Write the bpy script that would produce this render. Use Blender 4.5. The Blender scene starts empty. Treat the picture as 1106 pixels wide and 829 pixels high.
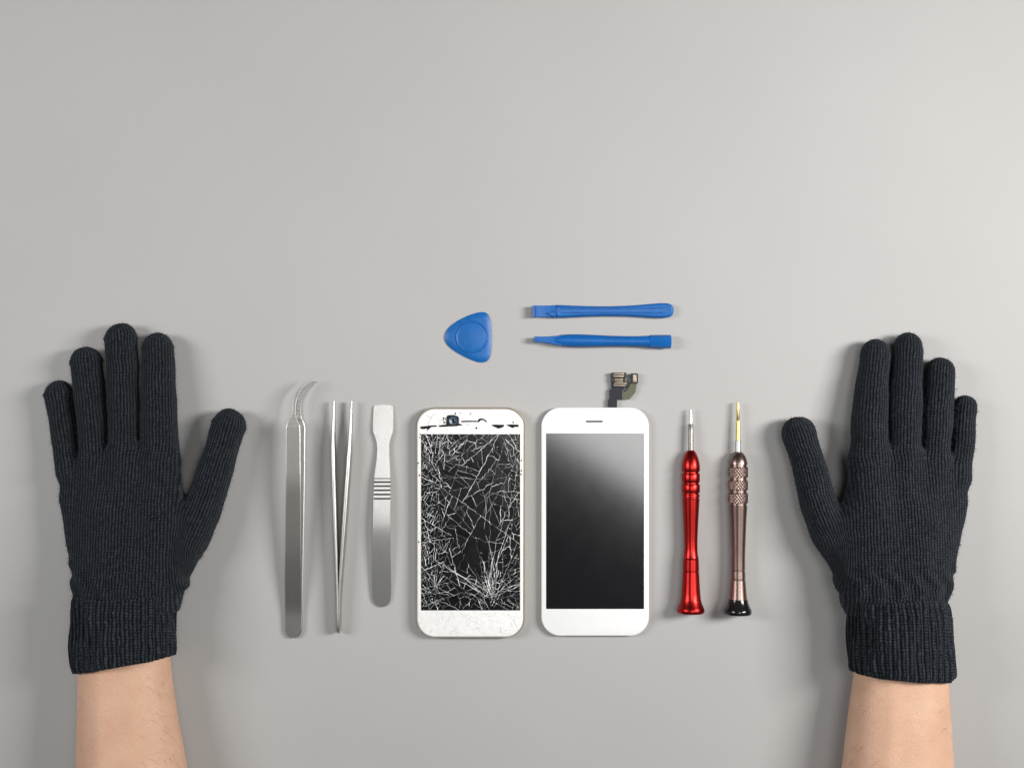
import bpy, math, random
import numpy as np
from mathutils import Vector, Matrix

R = math.radians
scene = bpy.context.scene
C = scene.collection

# ------------------------------------------------------------------ camera
S = 0.0005575            # metres on the table per photo pixel
CX, CY = 553.0, 414.5
H = 0.80                 # camera height above the table
cam_d = bpy.data.cameras.new('camera')
cam = bpy.data.objects.new('camera', cam_d)
C.objects.link(cam)
cam.location = (0, 0, H)
cam.rotation_euler = (0, 0, 0)
cam_d.sensor_width = 36.0
cam_d.lens = 36.0 * H / (1106 * S)
cam_d.clip_start = 0.05
cam_d.clip_end = 50
scene.camera = cam

# ------------------------------------------------------------------ world, lamps, exposure
w = bpy.data.worlds.new('World')
scene.world = w
w.use_nodes = True
w.node_tree.nodes['Background'].inputs[0].default_value = (0.95, 0.98, 1.0, 1)
w.node_tree.nodes['Background'].inputs[1].default_value = 0.075


def softbox(name, loc, target, sx, sy, power, col=(1, 1, 1), roll=0.0):
    d = bpy.data.lights.new(name, 'AREA')
    d.shape = 'RECTANGLE'
    d.size, d.size_y = sx, sy
    d.energy = power
    d.color = col
    o = bpy.data.objects.new(name, d)
    C.objects.link(o)
    o.location = loc
    q = (Vector(target) - Vector(loc)).to_track_quat('-Z', 'Y')
    o.rotation_euler = (q.to_matrix() @ Matrix.Rotation(roll, 3, 'Z')).to_euler()
    return o


ky_ = softbox('key_softbox', (0.80, 0.14, 0.74), (0.05, 0.05, 0), 0.20, 0.46, 5.65, (1, 0.985, 0.965))
fi_ = softbox('fill_softbox', (-0.84, 0.14, 0.78), (0.02, 0.04, 0), 0.24, 0.50, 2.75, (0.98, 0.99, 1))
ky_.data.spread = fi_.data.spread = R(116)
# overhead softbox: its lower left edge is what the clean screen mirrors
ov = softbox('overhead_softbox', (0.155 + 0.55 * 0.27, -0.168 + 0.835 * 0.27, 1.8), (0, 0, 0), 0.62, 0.50, 7.0, (1, 0.99, 0.98))
ov.rotation_euler = (0, 0, math.atan2(-0.55, 0.835))

vs = scene.view_settings
vs.view_transform = 'Standard'
vs.look = 'None'
vs.exposure = 0.0
vs.gamma = 1.0
scene.render.resolution_x = 1024
scene.render.resolution_y = 767
scene.render.engine = 'CYCLES'


# ------------------------------------------------------------------ helpers: layout and objects
def W(px, py, z=0.0):
    """photo pixel -> world point at height z"""
    k = S * (1 - z / H)
    return np.array([(px - CX) * k, (CY - py) * k, z])


def sc(z):
    return S * (1 - z / H)


def root_loc(o):
    p = Vector((0, 0, 0))
    while o is not None:
        p += o.location
        o = o.parent
    return p


def thing(name, label, cat, loc, group=None):
    o = bpy.data.objects.new(name, None)
    o.empty_display_size = 0.01
    C.objects.link(o)
    o.location = loc
    o['label'] = label
    o['category'] = cat
    if group:
        o['group'] = group
    return o


def part(name, verts, faces, mat, parent=None, smooth=False, kind=None, label=None):
    me = bpy.data.meshes.new(name)
    off = np.array(root_loc(parent)) if parent else np.zeros(3)
    v = np.asarray(verts, dtype=float) - off
    me.from_pydata(v.tolist(), [], [list(map(int, f)) for f in faces])
    me.materials.append(mat)
    if smooth is True:
        me.polygons.foreach_set('use_smooth', [True] * len(me.polygons))
    elif smooth:
        me.polygons.foreach_set('use_smooth', [True] * len(me.polygons))
        me.set_sharp_from_angle(angle=R(smooth))
    me.update()
    o = bpy.data.objects.new(name, me)
    C.objects.link(o)
    if parent:
        o.parent = parent
    if kind:
        o['kind'] = kind
    if label:
        o['label'] = label
    return o


# ------------------------------------------------------------------ helpers: shapes
def area2(p):
    x, y = p[:, 0], p[:, 1]
    return 0.5 * np.sum(x * np.roll(y, -1) - y * np.roll(x, -1))


def offset_poly(p, d):
    """move a CCW polygon inwards by d"""
    a = p - np.roll(p, 1, 0)
    b = np.roll(p, -1, 0) - p
    na = np.stack([-a[:, 1], a[:, 0]], 1) / (np.linalg.norm(a, axis=1)[:, None] + 1e-12)
    nb = np.stack([-b[:, 1], b[:, 0]], 1) / (np.linalg.norm(b, axis=1)[:, None] + 1e-12)
    n = na + nb
    ln = np.linalg.norm(n, axis=1)[:, None] + 1e-9
    n = n / ln
    cosv = np.clip(np.sum(n * na, 1), 0.45, 1)[:, None]
    return p + n * d / cosv


def prism(poly, layers, zfun=None):
    """poly: Nx2 world outline; layers: (inset, z) from bottom to top"""
    p = np.asarray(poly, float)
    if area2(p) < 0:
        p = p[::-1]
    n = len(p)
    V, F = [], []
    for ins, z in layers:
        q = offset_poly(p, ins) if ins else p
        for a in q:
            zz = z + (zfun(a[0], a[1]) if zfun else 0)
            V.append((a[0], a[1], zz))
    for L in range(len(layers) - 1):
        for i in range(n):
            j = (i + 1) % n
            F.append((L * n + i, L * n + j, (L + 1) * n + j, (L + 1) * n + i))
    F.append(tuple(range(n - 1, -1, -1)))
    F.append(tuple((len(layers) - 1) * n + i for i in range(n)))
    return V, F


def rrect(x0, y0, x1, y1, r, seg=8):
    """rounded rectangle in world units, CCW"""
    out = []
    for cx, cy, a0 in ((x1 - r, y1 - r, 0), (x0 + r, y1 - r, 90), (x0 + r, y0 + r, 180), (x1 - r, y0 + r, 270)):
        for i in range(seg + 1):
            a = R(a0 + 90 * i / seg)
            out.append((cx + r * math.cos(a), cy + r * math.sin(a)))
    return np.array(out)


def prect(px0, py0, px1, py1, rpx, z, seg=8):
    a, b = W(px0, py1, z), W(px1, py0, z)
    return rrect(a[0], a[1], b[0], b[1], max(rpx, 0.01) * sc(z), seg)


def ppoly(pts, z):
    return np.array([W(x, y, z)[:2] for x, y in pts])


def smooth_closed(pts, it=2):
    p = np.asarray(pts, float)
    for _ in range(it):
        q = np.roll(p, -1, 0)
        p = np.stack([0.75 * p + 0.25 * q, 0.25 * p + 0.75 * q], 1).reshape(-1, 2)
    return p


def catmull(pts, n):
    p = np.asarray(pts, float)
    p = np.vstack([2 * p[0] - p[1], p, 2 * p[-1] - p[-2]])
    out = []
    for i in range(1, len(p) - 2):
        for k in range(n):
            t = k / n
            a, b, c, d = p[i - 1], p[i], p[i + 1], p[i + 2]
            out.append(0.5 * (2 * b + (c - a) * t + (2 * a - 5 * b + 4 * c - d) * t * t + (3 * b - a - 3 * c + d) * t ** 3))
    out.append(p[-2])
    return np.array(out)


def lathe(A, B, prof, seg=40, rfun=None, caps=True):
    """revolve prof [(t along A->B in metres, radius)] about the axis A->B"""
    A, B = Vector(A), Vector(B)
    ax = (B - A).normalized()
    u = ax.cross(Vector((0, 0, 1)) if abs(ax.z) < 0.9 else Vector((0, 1, 0))).normalized()
    v = ax.cross(u).normalized()
    V, F = [], []
    for t, r in prof:
        c = A + ax * t
        for k in range(seg):
            a = 2 * math.pi * k / seg
            rr = r + (rfun(t, a) if rfun else 0)
            V.append(c + u * (rr * math.cos(a)) + v * (rr * math.sin(a)))
    for i in range(len(prof) - 1):
        for k in range(seg):
            l = (k + 1) % seg
            F.append((i * seg + k, (i + 1) * seg + k, (i + 1) * seg + l, i * seg + l))
    if caps:
        F.append(tuple(range(seg)))
        F.append(tuple((len(prof) - 1) * seg + k for k in range(seg - 1, -1, -1)))
    return V, F


def flat_bar(rows, ch=0.00025, level=False, chz=None):
    """strip lying flat; rows: (x, y, half width, z bottom, z top) in metres"""
    P = np.array([(r[0], r[1]) for r in rows])
    T = np.gradient(P, axis=0)
    T /= np.linalg.norm(T, axis=1)[:, None] + 1e-12
    N = np.stack([-T[:, 1], T[:, 0]], 1)
    if level:
        N[:] = (1.0, 0.0)
    V, F = [], []
    for (x, y, h, z0, z1), n in zip(rows, N):
        c = min(ch, h * 0.12) if chz else min(ch, h * 0.4, (z1 - z0) * 0.4)
        d = chz * c / ch if chz else c
        for o, z in ((-h + c, z0), (h - c, z0), (h, z0 + d), (h, z1 - d), (h - c, z1), (-h + c, z1), (-h, z1 - d), (-h, z0 + d)):
            V.append((x + n[0] * o, y + n[1] * o, z))
    for i in range(len(rows) - 1):
        for k in range(8):
            l = (k + 1) % 8
            F.append((i * 8 + k, i * 8 + l, (i + 1) * 8 + l, (i + 1) * 8 + k))
    F.append(tuple(range(7, -1, -1)))
    F.append(tuple((len(rows) - 1) * 8 + k for k in range(8)))
    return V, F


# ------------------------------------------------------------------ helpers: materials
class NT:
    def __init__(self, name):
        self.m = bpy.data.materials.new(name)
        self.m.use_nodes = True
        self.t = self.m.node_tree
        self.b = self.t.nodes['Principled BSDF']

    def node(self, typ, **kw):
        n = self.t.nodes.new(typ)
        for k, v in kw.items():
            setattr(n, k, v)
        return n

    def link(self, a, b):
        self.t.links.new(a, b)

    def math(self, op, a, b=None, c=None):
        n = self.node('ShaderNodeMath', operation=op)
        for i, v in enumerate((a, b, c)):
            if v is None:
                continue
            if isinstance(v, (int, float)):
                n.inputs[i].default_value = v
            else:
                self.link(v, n.inputs[i])
        return n.outputs[0]

    def noise(self, scale, detail=2, rough=0.5, vec=None, stretch=None):
        if vec is None:
            vec = self.node('ShaderNodeTexCoord').outputs['Object']
        if stretch:
            mp = self.node('ShaderNodeMapping')
            mp.inputs['Scale'].default_value = stretch
            self.link(vec, mp.inputs['Vector'])
            vec = mp.outputs['Vector']
        n = self.node('ShaderNodeTexNoise')
        n.inputs['Scale'].default_value = scale
        n.inputs['Detail'].default_value = detail
        n.inputs['Roughness'].default_value = rough
        self.link(vec, n.inputs['Vector'])
        return n.outputs['Fac']

    def ramp(self, fac, stops):
        n = self.node('ShaderNodeValToRGB')
        e = n.color_ramp.elements
        while len(e) < len(stops):
            e.new(0.5)
        for el, (p, c) in zip(e, stops):
            el.position = p
            el.color = (*c, 1) if len(c) == 3 else c
        self.link(fac, n.inputs['Fac'])
        return n.outputs['Color']

    def bump(self, h, dist, strength=1.0):
        n = self.node('ShaderNodeBump')
        n.inputs['Distance'].default_value = dist
        n.inputs['Strength'].default_value = strength
        self.link(h, n.inputs['Height'])
        self.link(n.outputs['Normal'], self.b.inputs['Normal'])


def simple(name, col, rough=0.5, metal=0.0, var=0.08, nscale=400, bump=0.0, bscale=1500, rvar=0.06, stretch=None,
           spec=0.5, coat=0.0, sub=0.0):
    n = NT(name)
    f = n.noise(nscale, 3, 0.6, stretch=stretch)
    lo = tuple(max(0, c * (1 - var)) for c in col)
    hi = tuple(min(1, c * (1 + var)) for c in col)
    n.link(n.ramp(f, [(0.3, lo), (0.7, hi)]), n.b.inputs['Base Color'])
    g = n.noise(nscale * 2.3, 2, 0.5, stretch=stretch)
    n.link(n.math('ADD', n.math('MULTIPLY', n.math('SUBTRACT', g, 0.5), rvar * 2), rough), n.b.inputs['Roughness'])
    n.b.inputs['Metallic'].default_value = metal
    n.b.inputs['Specular IOR Level'].default_value = spec
    n.b.inputs['Coat Weight'].default_value = coat
    if bump:
        n.bump(n.noise(bscale, 3, 0.6, stretch=stretch), bump)
    return n.m


M = {}
# the table: smooth matt grey card with very faint mottling
n = NT('grey_card')
f1 = n.noise(9, 3, 0.55)
f2 = n.noise(900, 2, 0.6)
mix = n.math('ADD', n.math('MULTIPLY', f1, 0.5), n.math('MULTIPLY', f2, 0.5))
n.link(n.ramp(mix, [(0.3, (0.384, 0.377, 0.368)), (0.7, (0.410, 0.402, 0.392))]), n.b.inputs['Base Color'])
n.b.inputs['Roughness'].default_value = 0.62
n.b.inputs['Specular IOR Level'].default_value = 0.25
n.bump(n.noise(1500, 3, 0.6), 0.00008)
M['card'] = n.m


def knit_material(name, cuff=False):
    n = NT(name)
    at = n.node('ShaderNodeAttribute', attribute_name='knit')
    sx = n.node('ShaderNodeSeparateXYZ')
    # a little wobble so that no row runs dead straight
    wob = n.noise(160, 2, 0.5)
    n.link(at.outputs['Vector'], sx.inputs[0])
    u = n.math('ADD', sx.outputs[0], n.math('MULTIPLY', n.math('SUBTRACT', wob, 0.5), 0.0017))
    v = n.math('ADD', sx.outputs[1], n.math('MULTIPLY', n.math('SUBTRACT', wob, 0.5), 0.0036))
    p, q = (0.0019, 0.0015) if not cuff else (0.0021, 0.0018)
    a = n.math('FRACT', n.math('DIVIDE', u, p))
    t = n.math('MULTIPLY', n.math('ABSOLUTE', n.math('SUBTRACT', a, 0.5)), 2.0)        # 0 mid wale, 1 groove
    b = n.math('ADD', n.math('DIVIDE', v, q), n.math('MULTIPLY', t, 0.55))
    crs = n.math('MULTIPLY_ADD', n.math('SINE', n.math('MULTIPLY', b, 2 * math.pi)), 0.5, 0.5)
    wale = n.math('SUBTRACT', 1.0, n.math('POWER', t, 2.5))
    h = n.math('MULTIPLY', wale, n.math('MULTIPLY_ADD', crs, 0.32, 0.68))
    fib = n.noise(2600, 3, 0.7)
    clump = n.noise(420, 3, 0.65)
    hh = n.math('ADD', h, n.math('ADD', n.math('MULTIPLY', fib, 0.35), n.math('MULTIPLY', clump, 0.5)))
    n.bump(hh, 0.00105 if not cuff else 0.0006, 1.0)
    fac = n.math('ADD', n.math('MULTIPLY', h, 0.50), n.math('ADD', n.math('MULTIPLY', clump, 0.42), n.math('MULTIPLY', fib, 0.2)))
    n.link(n.ramp(fac, [(0.36, (0.0016, 0.0023, 0.0036)), (0.64, (0.0098, 0.0118, 0.0150)), (0.94, (0.060, 0.071, 0.085))]),
           n.b.inputs['Base Color'])
    n.b.inputs['Roughness'].default_value = 0.95
    n.b.inputs['Specular IOR Level'].default_value = 0.12
    n.b.inputs['Sheen Weight'].default_value = 0.07
    n.b.inputs['Sheen Roughness'].default_value = 0.45
    n.b.inputs['Sheen Tint'].default_value = (0.72, 0.82, 0.95, 1)
    return n.m


M['knit'] = knit_material('black_knit')
M['knit_cuff'] = knit_material('black_rib_knit', True)
M['fuzz'] = simple('wool_fibre', (0.030, 0.034, 0.040), 0.9, spec=0.1, rvar=0.02)

# skin
n = NT('skin')
f1 = n.noise(60, 4, 0.6)
f2 = n.noise(700, 3, 0.7)
fac = n.math('ADD', n.math('MULTIPLY', f1, 0.7), n.math('MULTIPLY', f2, 0.3))
n.link(n.ramp(fac, [(0.2, (0.52, 0.300, 0.198)), (0.5, (0.59, 0.362, 0.248)), (0.8, (0.655, 0.425, 0.30))]), n.b.inputs['Base Color'])
n.b.inputs['Roughness'].default_value = 0.52
n.b.inputs['Specular IOR Level'].default_value = 0.35
n.b.inputs['Subsurface Weight'].default_value = 0.18
n.b.inputs['Subsurface Radius'].default_value = (1.0, 0.35, 0.2)
n.b.inputs['Subsurface Scale'].default_value = 0.003
vor = n.node('ShaderNodeTexVoronoi')
vor.inputs['Scale'].default_value = 850
n.link(n.node('ShaderNodeTexCoord').outputs['Object'], vor.inputs['Vector'])
n.bump(n.math('ADD', vor.outputs['Distance'], n.math('MULTIPLY', n.noise(260, 3, 0.6), 0.7)), 0.00011)
M['skin'] = n.m
M['hair'] = simple('arm_hair', (0.27, 0.15, 0.085), 0.6)

M['steel'] = simple('brushed_steel', (0.42, 0.41, 0.39), 0.38, 1.0, 0.08, 500, 0.00002, 700, 0.08, stretch=(8, 1, 1))
M['steel_bright'] = simple('polished_steel', (0.50, 0.49, 0.47), 0.40, 1.0, 0.02, 300, rvar=0.02)
M['steel_satin'] = simple('satin_steel', (0.74, 0.73, 0.705), 0.31, 1.0, 0.08, 600, 0.00003, 900, 0.08, stretch=(10, 1, 1))
M['oxide'] = simple('dark_groove', (0.055, 0.052, 0.045), 0.6, 0.3, 0.2, 900)
M['red'] = simple('red_anodised', (0.37, 0.018, 0.016), 0.30, 1.0, 0.02, 300, rvar=0.015)
M['bronze'] = simple('mauve_anodised', (0.255, 0.180, 0.157), 0.31, 1.0, 0.02, 300, rvar=0.015)
M['bronze_knurl'] = simple('mauve_knurled', (0.25, 0.18, 0.16), 0.38, 1.0, 0.02, 300, rvar=0.015)
M['gold'] = simple('gold_bit', (0.62, 0.44, 0.17), 0.36, 1.0, 0.08, 900)
M['bit_steel'] = simple('bit_steel', (0.62, 0.60, 0.57), 0.40, 1.0, 0.05, 900)
M['shaft'] = simple('grey_shaft', (0.27, 0.25, 0.23), 0.42, 1.0, 0.1, 900)
M['black_gloss'] = simple('black_gloss_plastic', (0.008, 0.008, 0.009), 0.14, 0, 0.1, 400, rvar=0.04)
M['blue'] = simple('blue_plastic', (0.004, 0.100, 0.350), 0.40, 0, 0.10, 220, 0.00002, 900, 0.08, spec=0.35)
M['blue2'] = simple('blue_plastic_pick', (0.006, 0.105, 0.345), 0.42, 0, 0.10, 220, 0.00002, 900, 0.08, spec=0.35)
M['white'] = simple('white_front_glass', (0.82, 0.82, 0.81), 0.16, 0, 0.015, 200, rvar=0.02)
M['white_worn'] = simple('cracked_white_glass', (0.80, 0.795, 0.78), 0.38, 0, 0.06, 500, 0.00012, 420, 0.1)
M['goldframe'] = simple('champagne_aluminium', (0.62, 0.53, 0.42), 0.36, 0.85, 0.05, 500)
M['silver'] = simple('silver_rim', (0.70, 0.70, 0.70), 0.35, 0.9, 0.05, 500)
M['display'] = simple('dark_display_glass', (0.0045, 0.0045, 0.0058), 0.112, 0, 0.1, 60, rvar=0.012, spec=0.95)
M['shard'] = simple('dark_glass_shard', (0.0048, 0.0048, 0.0055), 0.22, 0, 0.3, 150, 0.00005, 300, rvar=0.05, spec=0.3)
M['crack'] = simple('crack_edge', (0.88, 0.88, 0.87), 0.6, 0, 0.08, 900)
M['crack_dim'] = simple('crack_hairline', (0.27, 0.27, 0.275), 0.6, 0, 0.35, 900)
M['crack_white'] = simple('bezel_crack', (0.45, 0.44, 0.42), 0.6, 0, 0.2, 900)
M['chip'] = simple('broken_out_chip', (0.010, 0.009, 0.008), 0.6, 0, 0.4, 900, spec=0.15)
M['camera'] = simple('camera_housing', (0.010, 0.010, 0.012), 0.45, 0, 0.3, 900, spec=0.25)
M['lens'] = simple('camera_lens', (0.05, 0.085, 0.125), 0.12, 0, 0.25, 700, coat=0.6)
M['lens_core'] = simple('camera_lens_core', (0.006, 0.009, 0.014), 0.08, 0, 0.1, 700)
M['slot'] = simple('earpiece_mesh', (0.030, 0.029, 0.028), 0.6, 0, 0.3, 2500)
M['flex_dark'] = simple('navy_flex', (0.014, 0.014, 0.022), 0.5, 0, 0.2, 800, spec=0.3)
M['flex_olive'] = simple('olive_flex', (0.080, 0.082, 0.040), 0.45, 0, 0.15, 700)
M['contact'] = simple('tan_contact', (0.46, 0.35, 0.26), 0.35, 0.4, 0.15, 1500)
M['connector'] = simple('connector_housing', (0.013, 0.013, 0.012), 0.45, 0, 0.2, 900)

# ------------------------------------------------------------------ the setting: the table
V, F = prism(rrect(-1.1, -0.9, 1.1, 0.9, 0.02), [(0.0, -0.03), (0.0, -0.002), (0.002, 0.0)])
tb = part('table_top', V, F, M['card'])
tb['kind'] = 'structure'
tb['label'] = 'smooth matt grey table surface'


# ------------------------------------------------------------------ gloves and forearms
def seg_cone(P, a, b, ra, rb):
    a, b = np.asarray(a, np.float32), np.asarray(b, np.float32)
    d = b - a
    L2 = float(d @ d)
    t = np.clip(((P[0] - a[0]) * d[0] + (P[1] - a[1]) * d[1] + (P[2] - a[2]) * d[2]) / L2, 0, 1)
    q = np.sqrt((P[0] - a[0] - t * d[0]) ** 2 + (P[1] - a[1] - t * d[1]) ** 2 + (P[2] - a[2] - t * d[2]) ** 2)
    return q - (ra + (rb - ra) * t), t


def smin(a, b, k):
    h = np.clip(0.5 + 0.5 * (b - a) / k, 0, 1)
    return b + (a - b) * h - k * h * (1 - h)


def surface_nets(f, org, h):
    nx, ny, nz = f.shape
    ins = f < 0
    cnt = np.zeros((nx - 1, ny - 1, nz - 1), np.int8)
    offs = [(i, j, k) for i in (0, 1) for j in (0, 1) for k in (0, 1)]
    for i, j, k in offs:
        cnt += ins[i:nx - 1 + i, j:ny - 1 + j, k:nz - 1 + k]
    act = np.argwhere((cnt > 0) & (cnt < 8))
    vals = {o: f[act[:, 0] + o[0], act[:, 1] + o[1], act[:, 2] + o[2]] for o in offs}
    pos = np.zeros((len(act), 3))
    num = np.zeros(len(act))
    for o in offs:
        for ax in range(3):
            if o[ax]:
                continue
            e = list(o)
            e[ax] = 1
            va, vb = vals[o], vals[tuple(e)]
            m = (va < 0) != (vb < 0)
            t = np.where(m, va / np.where(m, va - vb, 1), 0)
            pt = np.tile(np.array(o, float), (len(act), 1))
            pt[:, ax] = t
            pos += pt * m[:, None]
            num += m
    pos = (pos / num[:, None] + act) * h + org
    idx = -np.ones((nx - 1, ny - 1, nz - 1), np.int64)
    idx[act[:, 0], act[:, 1], act[:, 2]] = np.arange(len(act))
    faces = []
    for ax in range(3):
        a = np.take(ins, range(0, f.shape[ax] - 1), axis=ax)
        b = np.take(ins, range(1, f.shape[ax]), axis=ax)
        e = np.argwhere(a != b)
        sgn = a[e[:, 0], e[:, 1], e[:, 2]]
        o1, o2 = [x for x in range(3) if x != ax]
        ok = (e[:, o1] > 0) & (e[:, o2] > 0) & (e[:, o1] < f.shape[o1] - 1) & (e[:, o2] < f.shape[o2] - 1)
        e, sgn = e[ok], sgn[ok]

        def g(d1, d2):
            c = e.copy()
            c[:, o1] -= d1
            c[:, o2] -= d2
            return idx[c[:, 0], c[:, 1], c[:, 2]]
        q = np.stack([g(1, 1), g(0, 1), g(0, 0), g(1, 0)], 1)
        flip = sgn if ax != 1 else ~sgn
        q[~flip] = q[~flip][:, ::-1]
        faces.append(q)
    return pos, np.vstack(faces)


def make_hand(spec, label, seed):
    rng = np.random.default_rng(seed)
    root = thing('person_arm', label, 'arm', W(*spec['wrist'], 0), None)
    # --- glove body
    cones = []      # (finger id, a, b, ra, rb)
    polys = []
    for fid, fin in enumerate(spec['fingers']):
        pl = []
        for (x, y, r, z) in fin:
            pl.append((W(x, y, z), r * sc(z)))
        dn = catmull(np.array([(*p, r) for p, r in pl]), 4)
        pl = [(q[:3], float(q[3])) for q in dn]
        polys.append(pl)
        for (a, ra), (b, rb) in zip(pl[:-1], pl[1:]):
            cones.append((fid, a, b, ra, rb))
    lo = np.array([1e9] * 3)
    hi = -lo
    meta = [((W(a[0], a[1], a[3])), a[2] * sc(a[3]), W(b[0], b[1], b[3]), b[2] * sc(b[3])) for a, b in spec['palm']]
    for _, a, b, ra, rb in cones + [(9, a, b, ra, rb) for a, ra, b, rb in meta]:
        for p, r in ((a, ra), (b, rb)):
            lo = np.minimum(lo, p - r)
            hi = np.maximum(hi, p + r)
    h = 0.00085
    lo -= 0.004
    hi += 0.004
    dims = np.ceil((hi - lo) / h).astype(int)
    ax = [np.arange(d, dtype=np.float32) * h + lo[i] for i, d in enumerate(dims)]
    G = np.meshgrid(*ax, indexing='ij')
    # soft creases in the cloth
    wob = 0.00016 * (np.sin(G[0] * 310 + 1.3 * np.sin(G[1] * 190 + seed)) + np.sin(G[1] * 270 + 1.7 * np.sin(G[0] * 230 + seed)))
    palm = None
    for a, ra, b, rb in meta:
        d, _ = seg_cone(G, a, b, ra, rb)
        palm = d if palm is None else smin(palm, d, 0.010)
    wr = W(spec['wrist'][0], spec['wrist'][1], 0.02)
    near = np.exp(-((G[1] - wr[1] - 0.010) / 0.012) ** 2)
    palm = palm - near * 0.0010 * np.sin((G[0] - wr[0]) * 560 + 2.5 * np.sin(G[1] * 240 + seed)) - near * 0.0008
    fing = {}
    for fid, a, b, ra, rb in cones:
        if fid not in fing:
            fing[fid] = np.full(G[0].shape, 0.02, np.float32)
        mg = max(ra, rb) + 0.012
        i0 = [max(0, int((min(a[i], b[i]) - mg - lo[i]) / h)) for i in range(3)]
        i1 = [int((max(a[i], b[i]) + mg - lo[i]) / h) + 2 for i in range(3)]
        sl = tuple(slice(p, q) for p, q in zip(i0, i1))
        d, t = seg_cone([g[sl] for g in G], a, b, ra, rb)
        fing[fid][sl] = np.minimum(fing[fid][sl], d)
    for fid in fing:                                  # the gathered rim of each fingertip
        tip, nxt = polys[fid][0][0], polys[fid][3][0]
        dr = (nxt - tip) / np.linalg.norm(nxt - tip)
        s = (G[0] - tip[0]) * dr[0] + (G[1] - tip[1]) * dr[1] + (G[2] - tip[2]) * dr[2]
        ring = np.exp(-((s + spec.get('rim', 0.001)) / 0.0012) ** 2)
        lump = 0.6 + 0.4 * np.sin(G[0] * 2300 + fid) * np.sin(G[2] * 2100 + 2 * fid)
        fing[fid] = fing[fid] - ring * spec['rim_h'] * lump
    allf = None
    for fid in range(4):
        allf = fing[fid] if allf is None else np.minimum(allf, fing[fid])
    body = smin(allf, palm, 0.006)
    body = smin(body, fing[4], 0.0032) + wob
    body = np.maximum(body, -(G[2] - 0.0004))
    ycut = W(spec['wrist'][0], spec['wrist'][1] + 14, 0.02)[1]
    body = np.maximum(body, ycut - G[1])
    pos, faces = surface_nets(body, lo, h)
    pos[:, 2] = np.maximum(pos[:, 2], 0.0002)
    # one smoothing pass
    acc = np.zeros_like(pos)
    cn = np.zeros(len(pos))
    for i in range(4):
        for j in (1, 3):
            np.add.at(acc, faces[:, i], pos[faces[:, (i + j) % 4]])
            np.add.at(cn, faces[:, i], 1)
    pos = 0.4 * pos + 0.6 * acc / cn[:, None]
    # knit coordinates: u across the wales, v along them
    P = [pos[:, 0], pos[:, 1], pos[:, 2]]
    ds, us, vs_ = [], [], []
    dpal = None
    for a, ra, b, rb in meta:
        d, _ = seg_cone(P, a, b, ra, rb)
        dpal = d if dpal is None else smin(dpal, d, 0.010)
    ds.append(dpal + 0.001)
    ky = np.mean([pl[-1][0][1] for pl in polys[:4]])
    kx = np.mean([pl[-1][0][0] for pl in polys[:4]])
    us.append(kx + (pos[:, 0] - kx) * 1.04)
    vs_.append(pos[:, 1])
    for fid, pl in enumerate(polys):
        best = np.full(len(pos), 1e9)
        uu = np.zeros(len(pos))
        vv = np.zeros(len(pos))
        base = pl[-1][0] if fid < 4 else pl[-9][0]
        along = sum(np.linalg.norm(b[0] - a[0]) for a, b in zip(pl[:-1], pl[1:]))
        run = 0.0
        for (a, ra), (b, rb) in zip(pl[:-1], pl[1:]):
            d, t = seg_cone(P, a, b, ra, rb)
            L = np.linalg.norm(b - a)
            dr = (a - b) / L
            side = np.array([dr[1], -dr[0], 0])
            side /= np.linalg.norm(side)
            rel = pos - b
            tt = rel @ dr
            la = rel @ side
            up = rel[:, 2] - tt * dr[2]
            ang = np.arctan2(la, np.maximum(np.abs(up), 1e-6) * np.sign(up + 1e-9))
            m = d < best
            uu[m] = (base[0] + ang * np.mean([ra, rb]))[m]
            vv[m] = (base[1] + (along - run - L) + tt)[m]
            best[m] = d[m]
            run += L
        ds.append(best)
        us.append(uu)
        vs_.append(vv)
    D = np.stack(ds)
    wgt = np.exp(-(D - D.min(0)) / 0.0014)
    wgt /= wgt.sum(0)
    u = (wgt * np.stack(us)).sum(0)
    v = (wgt * np.stack(vs_)).sum(0)
    glove = part('glove', pos, faces, M['knit'], root, True)
    at = glove.data.attributes.new('knit', 'FLOAT_VECTOR', 'POINT')
    at.data.foreach_set('vector', np.stack([u, v, 0 * u], 1).astype(np.float32).ravel())

    # --- ribbed cuff
    nr = 40
    seg = nr * 8
    rings = 56
    cv, kv = [], []
    rx0, rx1 = spec['cuff_x']
    zc = 0.0245
    hz = 0.0235
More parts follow.
